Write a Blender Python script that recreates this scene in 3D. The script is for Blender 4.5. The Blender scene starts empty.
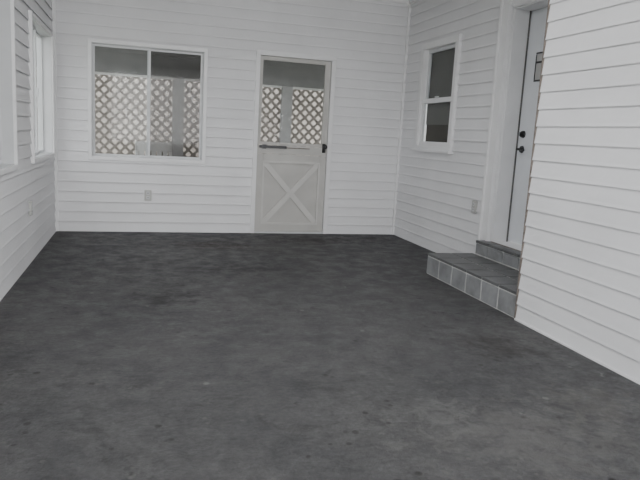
import bpy, bmesh, math, random
from mathutils import Vector, Matrix
random.seed(4)
D=7.2; XL=-0.873; XR=3.056; XN=2.474; H=2.79; YC=3.61; YB=-2.6
EXPO=0.108

# ---------------------------------------------------------------- materials
def new_mat(name):
    m=bpy.data.materials.new(name); m.use_nodes=True
    nt=m.node_tree; b=nt.nodes['Principled BSDF']
    return m,nt,b
def mat(name,col,rough=.5,metal=0,var=.06,scale=6,bump=0,bscale=60):
    m,nt,b=new_mat(name)
    tc=nt.nodes.new('ShaderNodeTexCoord'); n=nt.nodes.new('ShaderNodeTexNoise')
    n.inputs['Scale'].default_value=scale; n.inputs['Detail'].default_value=5
    nt.links.new(tc.outputs['Object'],n.inputs['Vector'])
    cr=nt.nodes.new('ShaderNodeValToRGB')
    cr.color_ramp.elements[0].position=.3; cr.color_ramp.elements[1].position=.7
    cr.color_ramp.elements[0].color=[c*(1-var) for c in col]+[1]
    cr.color_ramp.elements[1].color=[min(1,c*(1+var)) for c in col]+[1]
    nt.links.new(n.outputs['Fac'],cr.inputs['Fac']); nt.links.new(cr.outputs['Color'],b.inputs['Base Color'])
    b.inputs['Roughness'].default_value=rough; b.inputs['Metallic'].default_value=metal
    if bump:
        n2=nt.nodes.new('ShaderNodeTexNoise'); n2.inputs['Scale'].default_value=bscale; n2.inputs['Detail'].default_value=6
        nt.links.new(tc.outputs['Object'],n2.inputs['Vector'])
        bp=nt.nodes.new('ShaderNodeBump'); bp.inputs['Strength'].default_value=bump; bp.inputs['Distance'].default_value=.01
        nt.links.new(n2.outputs['Fac'],bp.inputs['Height']); nt.links.new(bp.outputs['Normal'],b.inputs['Normal'])
    return m
M_siding=mat('vinyl_siding_white',(.79,.79,.80),.5,var=.04,scale=1.8,bump=.10,bscale=22)
M_trim=mat('white_trim',(.83,.83,.835),.4,var=.03)
M_alu=mat('aluminium_frame',(.66,.67,.68),.35,var=.04)
M_door=mat('storm_door_paint',(.52,.51,.485),.5,var=.08,scale=4)
M_door_x=mat('storm_door_crossbuck',(.61,.60,.575),.5,var=.06,scale=5)
M_steel=mat('entry_door_paint',(.72,.74,.77),.4,var=.03)
M_dark=mat('dark_metal',(.05,.05,.052),.35,metal=.6)
M_lap_sill=mat('lap_shade_and_sill_brown',(.20,.17,.15),.8,var=.4,scale=40)  # shade at siding lap ends as colour; also bolt rod and door sill
M_gap=mat('gap_shade_strip',(.14,.135,.13),.8)  # dark colour stands in for the shade in the door gap
M_plastic=mat('outlet_plastic',(.50,.50,.48),.4)
M_slot=mat('outlet_slot',(.02,.02,.02),.6)
M_ceil=mat('ceiling_panel',(.74,.74,.75),.7)
M_dimroom=mat('dim_room_sheet',(.19,.185,.175),.8,var=.12,scale=3)  # dimness of the room behind the window, put into the colour
M_dimroom_low=mat('dim_room_lower',(.105,.095,.083),.8,var=.2,scale=5)
M_litep=mat('lite_curtain',(.45,.45,.44),.8)
M_porch=mat('porch_grey_paint',(.30,.30,.30),.7,var=.1)
M_post=mat('porch_post_paint',(.48,.48,.48),.6,var=.08)
M_lat=mat('lattice_wood',(.36,.33,.30),.7,var=.12,scale=12)
M_conc=mat('porch_concrete',(.26,.25,.24),.9,var=.15)
M_grass=mat('lawn',(.30,.31,.25),.95,var=.3,scale=3)
M_backdrop=mat('backdrop_tan',(.56,.51,.47),.95,var=.22,scale=1.4)
M_chair=mat('chair_plastic',(.88,.88,.87),.4)

def glass(name,refl=.008,tint=(.93,.94,.94)):
    m,nt,b=new_mat(name); nt.nodes.remove(b)
    out=nt.nodes['Material Output']
    tr=nt.nodes.new('ShaderNodeBsdfTransparent'); tr.inputs['Color'].default_value=(*tint,1)
    gl=nt.nodes.new('ShaderNodeBsdfGlossy'); gl.inputs['Roughness'].default_value=.05; gl.inputs['Color'].default_value=(.9,.9,.9,1)
    mx=nt.nodes.new('ShaderNodeMixShader'); mx.inputs[0].default_value=refl
    nt.links.new(tr.outputs[0],mx.inputs[1]); nt.links.new(gl.outputs[0],mx.inputs[2]); nt.links.new(mx.outputs[0],out.inputs['Surface'])
    return m
M_glass=glass('window_glass')
M_screen=glass('screened_glass',.008,(.70,.70,.70))
M_screen2=glass('dark_screen',.01,(.13,.14,.13))  # dark tint dims the view through this pane

def floor_mat():
    m,nt,b=new_mat('painted_concrete_floor'); N=nt.nodes.new; L=nt.links.new
    tc=N('ShaderNodeTexCoord')
    def noise(s,d=6,r=.6,dist=0,vec=None):
        n=N('ShaderNodeTexNoise'); n.inputs['Scale'].default_value=s; n.inputs['Detail'].default_value=d
        n.inputs['Roughness'].default_value=r; n.inputs['Distortion'].default_value=dist
        L(vec or tc.outputs['Object'],n.inputs['Vector']); return n
    def ramp(src,p0,p1,c0,c1):
        r=N('ShaderNodeValToRGB'); r.color_ramp.elements[0].position=p0; r.color_ramp.elements[1].position=p1
        r.color_ramp.elements[0].color=(*c0,1); r.color_ramp.elements[1].color=(*c1,1); L(src,r.inputs['Fac']); return r
    def mix(fac,a,bc,mode='MIX'):
        x=N('ShaderNodeMix'); x.data_type='RGBA'; x.blend_type=mode
        if isinstance(fac,float): x.inputs[0].default_value=fac
        else: L(fac,x.inputs[0])
        for s,v in ((6,a),(7,bc)):
            if isinstance(v,tuple): x.inputs[s].default_value=(*v,1)
            else: L(v,x.inputs[s])
        return x.outputs[2]
    base=ramp(noise(1.4,9,.7,.5).outputs['Fac'],.38,.62,(.074,.074,.076),(.096,.095,.095)).outputs['Color']
    mid=ramp(noise(9,6,.7,.3).outputs['Fac'],.40,.60,(.78,.78,.78),(1.0,1.0,1.0)).outputs['Color']
    fine=ramp(noise(45,4,.7).outputs['Fac'],.38,.62,(.72,.72,.72),(1.0,1.0,1.0)).outputs['Color']
    c=mix(1.0,base,fine,'MULTIPLY'); c=mix(1.0,c,mid,'MULTIPLY')
    c=mix(1.0,c,(1.45,1.45,1.45),'MULTIPLY')
    dark=ramp(noise(5.5,8,.72,1.2).outputs['Fac'],.57,.62,(0,0,0),(.5,.5,.5)).outputs['Color']
    c=mix(dark,c,(.048,.047,.046))
    pale=ramp(noise(7.5,8,.72,1.0).outputs['Fac'],.60,.65,(0,0,0),(.35,.35,.35)).outputs['Color']
    c=mix(pale,c,(.17,.17,.165))
    def specks(scale,r0,g,col,amt,gs):
        nonlocal c
        vo=N('ShaderNodeTexVoronoi'); vo.inputs['Scale'].default_value=scale; L(tc.outputs['Object'],vo.inputs['Vector'])
        s1=ramp(vo.outputs['Distance'],r0,r0*1.5,(amt,)*3,(0,)*3).outputs['Color']
        gate=ramp(noise(gs,4,.6).outputs['Fac'],g,g+.03,(0,)*3,(1,)*3).outputs['Color']
        c=mix(mix(1.0,s1,gate,'MULTIPLY'),c,col)
    specks(11,.13,.53,(.028,.026,.024),.8,3.3)
    specks(7,.085,.56,(.26,.26,.25),.7,4.1)
    specks(19,.16,.54,(.16,.158,.15),.6,2.3)
    mp=N('ShaderNodeMapping'); mp.inputs['Scale'].default_value=(1.0,6.5,1); mp.inputs['Rotation'].default_value=(0,0,.25)
    L(tc.outputs['Object'],mp.inputs['Vector'])
    st=ramp(noise(3,8,.75,.6,mp.outputs[0]).outputs['Fac'],.58,.66,(0,0,0),(.3,.3,.3)).outputs['Color']
    c=mix(st,c,(.15,.147,.142))
    def spot(x,y,r,col,amt,sx=1,sy=1):
        nonlocal c
        mp=N('ShaderNodeMapping'); mp.vector_type='POINT'
        mp.inputs['Location'].default_value=(-x*sx/r,-y*sy/r,0); mp.inputs['Scale'].default_value=(sx/r,sy/r,0)
        L(tc.outputs['Object'],mp.inputs['Vector'])
        ln=N('ShaderNodeVectorMath'); ln.operation='LENGTH'; L(mp.outputs[0],ln.inputs[0])
        ad=N('ShaderNodeMath'); ad.operation='MULTIPLY_ADD'; ad.inputs[1].default_value=5.0
        L(noise(11,7,.72,.8).outputs['Fac'],ad.inputs[0]); L(ln.outputs['Value'],ad.inputs[2])
        ms=N('ShaderNodeMath'); ms.operation='MULTIPLY'; ms.inputs[1].default_value=.25; L(ad.outputs[0],ms.inputs[0])
        rr=ramp(ms.outputs[0],.68,.84,(amt,)*3,(0,0,0))
        c=mix(rr.outputs['Color'],c,col)
    for a in SPOTS: spot(*a)
    c=mix(1.0,c,(.78,.78,.785),'MULTIPLY')
    L(c,b.inputs['Base Color'])
    rg=ramp(noise(6,7,.7).outputs['Fac'],.4,.6,(.45,)*3,(.72,)*3); L(rg.outputs['Color'],b.inputs['Roughness'])
    b.inputs['Specular IOR Level'].default_value=.28
    bp=N('ShaderNodeBump'); bp.inputs['Strength'].default_value=.8; bp.inputs['Distance'].default_value=.012
    L(noise(26,6,.7).outputs['Fac'],bp.inputs['Height']); L(bp.outputs['Normal'],b.inputs['Normal'])
    return m
SPOTS=[(2.05,3.1,.28,(.040,.036,.033),.65,1,1),(.75,6.3,.34,(.045,.034,.027),.85,.6,1),(1.55,2.05,.42,(.16,.156,.15),.55,.7,1),
 (.15,4.35,.24,(.037,.036,.036),.85,.7,1),(1.9,6.7,.3,(.040,.036,.033),.8,.6,1),(1.25,2.3,.2,(.17,.17,.165),.5),
 (2.5,6.9,.3,(.040,.036,.033),.8,.6,1),(.9,5.2,.26,(.047,.046,.046),.7,.5,1),(2.0,2.3,.3,(.15,.145,.135),.5),(.3,6.0,.45,(.15,.15,.148),.5,.5,1)]

# ---------------------------------------------------------------- mesh helpers
def obj_from_bm(name,bm,mats,parent=None,smooth=False):
    me=bpy.data.meshes.new(name); bmesh.ops.recalc_face_normals(bm,faces=bm.faces); bm.to_mesh(me); bm.free()
    for m in (mats if isinstance(mats,(list,tuple)) else [mats]): me.materials.append(m)
    if smooth:
        for p in me.polygons: p.use_smooth=True
    o=bpy.data.objects.new(name,me); bpy.context.collection.objects.link(o)
    if parent: o.parent=parent
    return o
def add_box(bm,lo,hi,mi=0,bev=0):
    lo=Vector(lo);hi=Vector(hi)
    r=bmesh.ops.create_cube(bm,size=1)
    c=(lo+hi)/2;s=hi-lo
    for v in r['verts']: v.co=Vector((v.co.x*s.x+c.x,v.co.y*s.y+c.y,v.co.z*s.z+c.z))
    fs=set(f for v in r['verts'] for f in v.link_faces)
    for f in fs: f.material_index=mi
    if bev:
        es=list(set(e for f in fs for e in f.edges))
        rb=bmesh.ops.bevel(bm,geom=es,offset=bev,segments=2,affect='EDGES')
        for f in rb['faces']: f.material_index=mi
def boxes(name,lst,mats,parent=None,bev=0):
    bm=bmesh.new()
    for b in lst: add_box(bm,b[0],b[1],b[2] if len(b)>2 else 0,bev)
    return obj_from_bm(name,bm,mats,parent)
def empty(name,loc=(0,0,0)):
    e=bpy.data.objects.new(name,None); e.empty_display_size=.1; bpy.context.collection.objects.link(e); return e
def rb(axis,c0,c1,u0,z0,u1,z1,mi=0):
    if axis=='y': return ((u0,min(c0,c1),z0),(u1,max(c0,c1),z1),mi)
    return ((min(c0,c1),u0,z0),(max(c0,c1),u1,z1),mi)
def frame_boxes(axis,c0,c1,u0,u1,z0,z1,w,wb=None,wt=None):
    wb=w if wb is None else wb; wt=w if wt is None else wt
    R=[(u0,z0,u1,z0+wb),(u0,z1-wt,u1,z1),(u0,z0+wb,u0+w,z1-wt),(u1-w,z0+wb,u1,z1-wt)]
    return [rb(axis,c0,c1,*r) for r in R]

def siding(bm,axis,c,sgn,u0,u1,z0,z1,P=.016):
    def pt(u,d,z): return (u,c+sgn*d,z) if axis=='y' else (c+sgn*d,u,z)
    k=int(math.floor(z0/EXPO+1e-6))
    while k*EXPO<z1-1e-6:
        a=k*EXPO;b=a+EXPO
        lo=max(a,z0);hi=min(b+.007,z1)
        def dep(z):
            t=(z-a)/EXPO
            return max(.0008,.0015+(P-.0015)*(1-t))
        if lo==a: prof=[(.0008,a+.009),(P-.004,a+.008),(P-.004,a+.001),(P,a),(P+.001,a+.003),(dep(a+.02),a+.02)]
        else: prof=[(dep(lo),lo)]
        prof+=[(dep(hi),hi)]
        for i in range(len(prof)-1):
            (d0,q0),(d1,q1)=prof[i],prof[i+1]
            q0=min(q0,z1);q1=min(q1,z1)
            vs=[bm.verts.new(pt(u0,d0,q0)),bm.verts.new(pt(u1,d0,q0)),bm.verts.new(pt(u1,d1,q1)),bm.verts.new(pt(u0,d1,q1))]
            bm.faces.new(vs)
        k+=1
def sided_wall(name,axis,c,sgn,u0,u1,z0,z1,holes,thick=.12,P=.016):
    bm=bmesh.new()
    us=sorted(set([u0,u1]+[h[0] for h in holes]+[h[1] for h in holes]))
    for a,b in zip(us[:-1],us[1:]):
        m=(a+b)/2; hs=sorted([(h[2],h[3]) for h in holes if h[0]<m<h[1]])
        cur=z0; segs=[]
        for q0,q1 in hs:
            if q0>cur: segs.append((cur,q0))
            cur=q1
        if cur<z1: segs.append((cur,z1))
        for q0,q1 in segs:
            x=rb(axis,c-sgn*thick,c-sgn*.0005,a,q0,b,q1)
            add_box(bm,x[0],x[1],1)
            siding(bm,axis,c,sgn,a,b,q0,q1,P)
    me=bpy.data.meshes.new(name); bm.to_mesh(me); bm.free()
    me.materials.append(M_siding); me.materials.append(M_trim)
    o=bpy.data.objects.new(name,me); bpy.context.collection.objects.link(o)
    return o

# ---------------------------------------------------------------- room shell
floor=boxes('floor',[((XL-.12,YB-.12,-.12),(XR+.3,D+.12,0))],floor_mat())
ceiling=boxes('ceiling',[((XL-.12,YB-.12,H),(XR+.6,D+.12,H+.1))],M_ceil)
DX1,DX2,DZ=1.275,2.135,2.03
WX1,WX2,WZ1,WZ2=-.505,.68,.805,2.005
sided_wall('wall_back','y',D,-1,XL,XR,0,H,[(WX1,WX2,WZ1,WZ2),(DX1,DX2,0,DZ)],P=.021)
LWZ1,LWZ2=.83,2.0
LW=[(5.72,6.98),(3.6,4.93),(1.5,2.9),(-.6,.8)]
sided_wall('wall_left','x',XL,1,YB,D,0,H,[(a,b,LWZ1,LWZ2) for a,b in LW],P=.015)
RW=(5.84,6.70,1.085,2.22)
ED=(4.02,4.95,.31,2.33)
sided_wall('wall_right','x',XR,-1,YC-.3,D,0,H,[(RW[0],RW[1],RW[2],RW[3]),(ED[0],ED[1],ED[2],ED[3])],thick=.2,P=.015)
bm=bmesh.new(); add_box(bm,(XN+.0005,YB,0),(XR+.3,YC,H),1); siding(bm,'x',XN,-1,YB,YC-.012,0,H,P=.011)
me=bpy.data.meshes.new('wall_right_projection'); bm.to_mesh(me); bm.free(); me.materials.append(M_siding); me.materials.append(M_trim)
o=bpy.data.objects.new('wall_right_projection',me); bpy.context.collection.objects.link(o)
rear=[((XL,YB-.12,0),(XN,YB,.5)),((XL,YB-.12,2.5),(XN,YB,H)),((XL,YB-.12,.5),(XL+.12,YB,2.5)),((XN-.12,YB-.12,.5),(XN,YB,2.5)),((.75,YB-.12,.5),(.85,YB,2.5))]
boxes('wall_rear',rear,M_trim)

boxes('trim_1',[((XL,D-.035,0),(XL+.035,D,H))],M_trim)
boxes('trim_2',[((XR-.035,D-.035,0),(XR,D,H))],M_trim)
boxes('trim_3',[((XL,D-.035,H-.05),(XR,D-.005,H))],M_trim,bev=.004)
boxes('trim_4',[((XR-.035,YC,H-.05),(XR-.005,D-.04,H))],M_trim,bev=.004)
boxes('edge_shade_trim',[((XN-.007,YC-.012,0),(XN+.004,YC-.004,H),0),((XN-.009,YC-.004,0),(XN+.03,YC+.006,H),0)],[M_lap_sill,M_trim])  # dark strip painted in for shade where the siding laps end
boxes('baseboard_right',[((XN-.019,YB,0),(XN-.0135,YC-.014,.012))],M_trim)

# ---------------------------------------------------------------- slider windows
def slider(name,axis,c,s,u0,u1,z0,z1,panes):
    e=empty(name)
    T=.055
    boxes('casing',frame_boxes(axis,c-s*.02,c+s*.034,u0-T+.03,u1+T-.03,z0-T+.03,z1+T-.03,.035),M_trim,e,.004)
    boxes('jamb',frame_boxes(axis,c-s*.115,c+s*.015,u0+.001,u1-.001,z0+.001,z1-.001,.016),M_alu,e)
    m=(u0+u1)/2
    a=[(u0+.016,m+.018,c-s*.035,c-s*.060),(m-.018,u1-.016,c-s*.065,c-s*.09)]
    for i,(p,q,y0,y1) in enumerate(a):
        boxes('sash_%d'%(i+1),frame_boxes(axis,y0,y1,p,q,z0+.016,z1-.016,.024),M_alu,e,.002)
        ym=(y0+y1)/2
        boxes('pane_%d'%(i+1),[rb(axis,ym-.002,ym+.002,p+.024,z0+.040,q-.024,z1-.040)],panes[i],e)
    boxes('latch',[rb(axis,c-s*.02,c-s*.036,m-.012,(z0+z1)/2-.04,m+.012,(z0+z1)/2+.04)],M_alu,e,.003)
    return e
slider('window_1','y',D,-1,WX1,WX2,WZ1,WZ2,(M_glass,M_screen))
for i,(a,b) in enumerate(LW): slider('window_%d'%(i+2),'x',XL,1,a,b,LWZ1,LWZ2,(M_glass,M_screen2 if i==1 else M_glass))

e=empty('window_6')
y0,y1,z0,z1=RW
boxes('casing',frame_boxes('x',XR+.02,XR-.04,y0-.01,y1+.01,z0-.02,z1+.01,.075,.05,.07),M_trim,e,.006)
boxes('sill',[((XR-.065,y0-.03,z0-.035),(XR+.02,y1+.03,z0-.005))],M_trim,e,.006)
zm=1.60
boxes('upper_sash',frame_boxes('x',XR+.05,XR+.02,y0+.06,y1-.06,zm-.02,z1-.055,.04),M_alu,e,.004)
boxes('lower_sash',frame_boxes('x',XR+.02,XR-.012,y0+.06,y1-.06,z0+.03,zm+.03,.045,.05,.05),M_trim,e,.004)
boxes('upper_pane',[((XR+.033,y0+.1,zm+.02),(XR+.037,y1-.1,z1-.09))],M_glass,e)
boxes('lower_pane',[((XR+.003,y0+.1,z0+.075),(XR+.006,y1-.1,zm-.015))],M_glass,e)
boxes('dim_room_sheet',[((XR+.06,y0+.05,1.35),(XR+.064,y1-.05,z1-.05),0),((XR+.07,y0+.05,z0),(XR+.074,y1-.05,1.36),1)],[M_dimroom,M_dimroom_low],e)  # dark sheets standing in for the unlit interior behind the panes
boxes('sash_lock',[((XR-.03,(y0+y1)/2-.03,zm+.03),(XR-.005,(y0+y1)/2+.03,zm+.045))],M_alu,e,.003)

# ---------------------------------------------------------------- storm door (back wall)
e=empty('door_1')
boxes('frame',[((DX1-.035,D-.036,0),(DX1+.012,D+.02,DZ+.0)),((DX2-.012,D-.036,0),(DX2+.035,D+.02,DZ+.0)),((DX1-.035,D-.036,DZ-.012),(DX2+.035,D+.02,DZ+.04))],M_trim,e,.004)
a,b=DX1+.016,DX2-.016; Y0,Y1=D-.004,D+.032
boxes('upper_leaf',[((a,Y0,1.03),(a+.035,Y1,DZ-.016)),((b-.065,Y0,1.03),(b,Y1,DZ-.016)),((a+.035,Y0,DZ-.06),(b-.065,Y1,DZ-.016)),((a+.035,Y0,1.03),(b-.065,Y1,1.06))],M_door,e,.004)
boxes('upper_glass',[((a+.03,D+.012,1.055),(b-.06,D+.016,DZ-.055))],M_glass,e)
boxes('lock_rail',[((a,Y0-.004,.93),(b,Y1,1.025))],M_door,e,.004)
boxes('lower_leaf',[((a,Y0,.02),(a+.075,Y1,.925)),((b-.075,Y0,.02),(b,Y1,.925)),((a+.075,Y0,.02),(b-.075,Y1,.11)),((a+.075,Y0,.84),(b-.075,Y1,.925)),
      ((a+.07,D+.016,.1),(b-.07,D+.024,.85))],M_door,e,.003)
def beam(name,p,q,w,t,m,parent):
    p=Vector(p);q=Vector(q);d=(q-p);L=d.length;d.normalize()
    n=Vector((0,1,0)); s=d.cross(n)
    bm=bmesh.new(); add_box(bm,(-w/2,-t/2,-L/2),(w/2,t/2,L/2),0,.003)
    M=Matrix((( s.x,n.x,d.x,(p.x+q.x)/2),(s.y,n.y,d.y,(p.y+q.y)/2),(s.z,n.z,d.z,(p.z+q.z)/2),(0,0,0,1)))
    bm.transform(M)
    return obj_from_bm(name,bm,m,parent)
beam('cross_board_1',(a+.10,D+.004,.13),(b-.10,D+.004,.82),.062,.022,M_door_x,e)
beam('cross_board_2',(a+.10,D+.003,.82),(b-.10,D+.003,.13),.062,.022,M_door_x,e)
boxes('panel_moulding',frame_boxes('y',D-.014,D+.012,a+.07,b-.07,.105,.845,.022),M_door_x,e,.003)
boxes('door_bolt',[((a+.02,D-.034,.992),(a+.34,D-.010,1.022),0),((a+.05,D-.045,.985),(a+.10,D-.008,1.03),0),((a+.34,D-.022,.998),(a+.62,D-.008,1.008),1)],[M_dark,M_lap_sill],e,.003)
bm=bmesh.new(); add_box(bm,(b-.055,D-.016,.965),(b-.015,D-.004,1.07),0,.004)
bmesh.ops.create_cone(bm,cap_ends=True,segments=20,radius1=.012,radius2=.012,depth=.05,matrix=Matrix.Translation((b-.035,D-.035,1.035))@Matrix.Rotation(math.pi/2,4,'X'))
bmesh.ops.create_uvsphere(bm,u_segments=20,v_segments=12,radius=.026,matrix=Matrix.Translation((b-.035,D-.068,1.035))@Matrix.Diagonal((1,.7,1,1)))
obj_from_bm('knob',bm,M_dark,e,True)
boxes('threshold',[((DX1,D-.03,0),(DX2,D+.1,.018))],M_alu,e,.004)

# ---------------------------------------------------------------- entry door, right wall
e=empty('door_2')
y0,y1,z0,z1=ED
boxes('casing',[((XR-.035,y1-.01,z0-.13),(XR+.01,y1+.17,z1+.09)),((XR-.035,y0-.17,z0),(XR+.01,y0+.01,z1+.09)),((XR-.035,y0+.01,z1-.01),(XR+.01,y1-.01,z1+.09))],M_trim,e,.008)
boxes('casing_moulding',[((XR-.050,y1+.13,z0-.13),(XR-.03,y1+.165,z1+.085)),((XR-.050,y1+.005,z0-.13),(XR-.03,y1+.03,z1+.02))],M_trim,e,.005)
boxes('jamb',[((XR-.005,y1-.02,z0),(XR+.20,y1,z1)),((XR-.005,y0,z0),(XR+.20,y0+.02,z1)),((XR-.005,y0+.02,z1-.02),(XR+.20,y1-.02,z1))],M_trim,e,.003)
boxes('gap_shade_strip',[((XR+.137,y1-.028,z0),(XR+.149,y1-.018,z1-.02)),((XR+.137,y0+.018,z0),(XR+.149,y0+.028,z1-.02))],M_gap,e)
boxes('slab',[((XR+.15,y0+.022,z0+.01),(XR+.195,y1-.022,z1-.022))],M_steel,e,.003)
XS=XR+.15
boxes('lite_frame',frame_boxes('x',XS-.010,XS+.004,y0+.2,y1-.17,1.71,1.95,.014),M_dark,e,.003)
boxes('lite_curtain',[((XS-.006,y0+.21,1.72),(XS-.002,y1-.18,1.94))],M_litep,e)
boxes('lite_muntin',[((XS-.010,yy,1.72),(XS-.003,yy+.012,1.94)) for yy in (y1-.31,y1-.44,y1-.57)]+[((XS-.010,y0+.21,1.86),(XS-.003,y1-.18,1.875))],M_dark,e)
bm=bmesh.new()
yh=y1-.022-.075
def cyl(bm,p,q,r,seg=18,r2=None):
    p=Vector(p);q=Vector(q);d=q-p
    M=Matrix.Translation((p+q)/2)@d.to_track_quat('Z','Y').to_matrix().to_4x4()
    bmesh.ops.create_cone(bm,cap_ends=True,segments=seg,radius1=r,radius2=r if r2 is None else r2,depth=d.length,matrix=M)
cyl(bm,(XS,yh,1.14),(XS-.012,yh,1.14),.032,24,.028)
cyl(bm,(XS,yh,1.14),(XS-.055,yh,1.14),.011)
cyl(bm,(XS-.05,yh+.008,1.14),(XS-.05,yh-.10,1.135),.009)
obj_from_bm('lever_handle',bm,M_dark,e,False)
bm=bmesh.new(); cyl(bm,(XS,yh,1.27),(XS-.02,yh,1.27),.031,24,.027); cyl(bm,(XS,yh,1.27),(XS-.026,yh,1.27),.016,24); add_box(bm,(XS-.04,yh-.005,1.252),(XS-.025,yh+.005,1.288),0,.002)
obj_from_bm('deadbolt',bm,M_dark,e,False)

# ---------------------------------------------------------------- tiled step
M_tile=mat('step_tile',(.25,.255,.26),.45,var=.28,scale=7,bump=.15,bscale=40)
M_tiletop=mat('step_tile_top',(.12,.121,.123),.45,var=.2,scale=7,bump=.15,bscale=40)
M_grout=mat('grout',(.62,.62,.60),.9,var=.15,scale=20)
e=empty('tiled_step')
YS0,YS1,ZS=YC+.008,5.03,.185
boxes('core',[((XN+.004,YS0,0),(XR-.14,YS1-.006,ZS-.004))],M_grout,e)
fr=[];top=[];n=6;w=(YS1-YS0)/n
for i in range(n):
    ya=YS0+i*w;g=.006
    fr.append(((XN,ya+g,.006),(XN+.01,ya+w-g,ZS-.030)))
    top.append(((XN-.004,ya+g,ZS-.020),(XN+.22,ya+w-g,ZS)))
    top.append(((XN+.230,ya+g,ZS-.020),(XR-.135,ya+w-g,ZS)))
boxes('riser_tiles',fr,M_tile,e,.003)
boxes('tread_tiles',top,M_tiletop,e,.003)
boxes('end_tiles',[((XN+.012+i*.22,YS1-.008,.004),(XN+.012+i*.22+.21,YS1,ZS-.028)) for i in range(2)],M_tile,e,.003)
e2=empty('door_step')
boxes('core',[((XR-.115,YS0,0),(XR-.022,YS1-.02,.30))],M_grout,e2)
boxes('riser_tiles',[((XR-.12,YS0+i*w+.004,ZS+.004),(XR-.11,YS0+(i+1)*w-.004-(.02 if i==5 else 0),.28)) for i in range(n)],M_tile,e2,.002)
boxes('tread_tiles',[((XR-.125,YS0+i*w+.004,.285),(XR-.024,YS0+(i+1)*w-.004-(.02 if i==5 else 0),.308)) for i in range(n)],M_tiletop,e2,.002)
boxes('door_sill',[((XR-.023,ED[0]+.001,.285),(XR+.2,ED[1]-.001,.309))],M_lap_sill,e2)

# ---------------------------------------------------------------- outlets
def outlet(name,axis,c,s,u,z):
    e=empty(name)
    boxes('plate',[rb(axis,c+s*.006,c+s*.028,u-.038,z-.06,u+.038,z+.06)],M_plastic,e,.004)
    boxes('sockets',[rb(axis,c+s*.028,c+s*.031,u-.017,z+q-.016,u+.017,z+q+.016) for q in (-.025,.025)],M_alu,e,.002)
    boxes('slots',[rb(axis,c+s*.0305,c+s*.0315,u+k-.002,z+q-.007,u+k+.002,z+q+.007) for q in (-.025,.025) for k in (-.007,.007)],M_slot,e)
outlet('wall_outlet','y',D,-1,.089,.41)
outlet('wall_outlet.001','x',XR,-1,5.276,.58)
outlet('wall_outlet.002','x',XL,1,5.55,.45)

# ---------------------------------------------------------------- lattice porch beyond back wall
PY=9.4
PE=empty('lattice_porch')
boxes('porch_slab',[((-4,D+.125,-.15),(6,PY+.3,-.03))],M_conc,PE)
boxes('porch_roof',[((-4,D+.125,2.45),(6,PY+.3,2.52))]+[((-4+i*1.2,D+.125,2.36),(-3.92+i*1.2,PY-.05,2.45)) for i in range(9)],M_porch,PE)
boxes('porch_header',[((-4,PY-.05,1.90),(6,PY+.05,2.45)),((-4,PY-.08,1.86),(6,PY-.05,1.98)),((-4,PY-.075,2.14),(6,PY-.05,2.20))],M_porch,PE)
posts=[-2.64,-1.06,.52,2.10,3.68,5.26]
boxes('porch_posts',[q for x in posts for q in (((x-.08,PY-.06,-.03),(x+.08,PY+.06,1.86)),((x-.095,PY-.065,-.03),(x+.095,PY+.065,.06)))],M_post,PE,.004)
boxes('lattice_rail',[((posts[i]+.08,PY-.03,.28),(posts[i+1]-.08,PY+.03,.36)) for i in range(5)],M_post,PE)
boxes('lattice_top_rail',[((posts[i]+.08,PY-.03,1.83),(posts[i+1]-.08,PY+.03,1.90)) for i in range(5)],M_chair,PE)
def lattice(name,x0,x1,z0,z1):
    bm=bmesh.new(); pitch=.141; w=.038*1.414/2
    for sgn,yo in ((1,-.006),(-1,.006)):
        k=-int((z1-z0)/pitch)-2
        while x0+k*pitch<x1+(z1-z0):
            s=x0+k*pitch
            def edge(off):
                xs=s+off
                return xs,max(0,x0-xs),min(z1-z0,x1-xs)
            A=edge(-w);B=edge(w)
            if A[1]<A[2] and B[1]<B[2]:
                q=[(A[0]+A[1],A[1]),(A[0]+A[2],A[2]),(B[0]+B[2],B[2]),(B[0]+B[1],B[1])]
                fr=[];bk=[]
                for x,t in q:
                    z=z0+t
                    if sgn<0: x=x0+x1-x
                    fr.append(bm.verts.new((x,PY+yo-.005,z))); bk.append(bm.verts.new((x,PY+yo+.005,z)))
                bm.faces.new(fr);bm.faces.new(bk[::-1])
                for i in range(4): bm.faces.new((fr[i],bk[i],bk[(i+1)%4],fr[(i+1)%4]))
            k+=1
    return obj_from_bm(name,bm,M_lat,PE)
for i in range(5): lattice('lattice_panel_%d'%(i+1),posts[i]+.08,posts[i+1]-.08,.36,1.83)
def chair(name,loc,rot):
    e=empty(name)
    def P(n,l,bev=.008): return boxes(n,l,M_chair,e,bev)
    P('seat',[((-.24,-.22,.40),(.24,.24,.43))])
    for i,(x,y) in enumerate(((-.22,-.2),(.19,-.2),(-.22,.2),(.19,.2))): P('leg_%d'%(i+1),[((x,y,0),(x+.035,y+.035,.41))])
    P('back_frame',[((-.24,.215,.42),(-.20,.25,.98)),((.20,.215,.42),(.24,.25,.98)),((-.24,.215,.88),(.24,.25,1.0))])
    P('back_slats',[((-.19+i*.078,.222,.43),(-.13+i*.078,.242,.89)) for i in range(5)])
    for i,x in enumerate((-.27,.22)): P('arm_%d'%(i+1),[((x,-.22,.62),(x+.05,.25,.645)),((x+.005,-.2,.40),(x+.045,-.165,.625))])
    e.location=loc; e.rotation_euler=(0,0,rot)
chair('patio_chair',(.24,8.2,-.03),.3)

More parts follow.
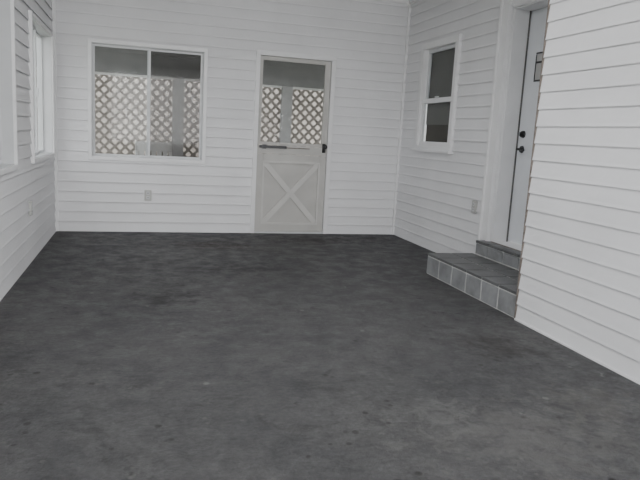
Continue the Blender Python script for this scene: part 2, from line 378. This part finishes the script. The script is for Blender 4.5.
# outdoors
boxes('ground',[((-40,-40,-.35),(40,60,-.2))],M_grass)
boxes('lattice_backdrop',[((-9,13.5,-.2),(14,13.7,2.75)),((-9,13.45,2.75),(14,13.75,2.85))],M_backdrop)  # added backdrop, tall enough to cover bright sky behind the lattice holes

# ---------------------------------------------------------------- light
w=bpy.data.worlds.new('overcast_sky'); bpy.context.scene.world=w; w.use_nodes=True
nt=w.node_tree; bg=nt.nodes['Background']
tc=nt.nodes.new('ShaderNodeTexCoord'); sp=nt.nodes.new('ShaderNodeSeparateXYZ'); cr=nt.nodes.new('ShaderNodeValToRGB')
nt.links.new(tc.outputs['Generated'],sp.inputs[0]); nt.links.new(sp.outputs['Z'],cr.inputs[0])
cr.color_ramp.elements[0].color=(.92,.93,.95,1); cr.color_ramp.elements[1].color=(1,1.0,1.02,1)
nt.links.new(cr.outputs[0],bg.inputs['Color']); bg.inputs['Strength'].default_value=3.0
def area(name,loc,rot,sx,sy,power,col=(1,1,1)):
    l=bpy.data.lights.new(name,'AREA'); l.shape='RECTANGLE'; l.size=sx; l.size_y=sy; l.energy=power; l.color=col
    o=bpy.data.objects.new(name,l); bpy.context.collection.objects.link(o); o.location=loc; o.rotation_euler=rot; return o
area('rear_opening_daylight',(.8,YB+.02,1.6),(math.radians(90),0,0),3.0,1.7,170,(1,1,1))
area('added_overhead_fill',(.9,3.6,H-.06),(0,0,0),.5,1.2,33)  # added light without a fixture; brightens the room and shadows siding grooves

# ---------------------------------------------------------------- camera
f,yaw,pit,rol,h=628.09,.284,.164,.055,1.161
fw=Vector((math.sin(yaw)*math.cos(pit),math.cos(yaw)*math.cos(pit),-math.sin(pit)))
r=Vector((math.cos(yaw),-math.sin(yaw),0)); u=r.cross(fw)
c,s=math.cos(rol),math.sin(rol)
R=c*r+s*u; U=-s*r+c*u
cam=bpy.data.cameras.new('camera'); cam.lens=f/640*36; cam.sensor_width=36; cam.clip_start=.02
co=bpy.data.objects.new('camera',cam); bpy.context.collection.objects.link(co)
co.matrix_world=Matrix(((R.x,U.x,-fw.x,0),(R.y,U.y,-fw.y,0),(R.z,U.z,-fw.z,h),(0,0,0,1)))
bpy.context.scene.camera=co
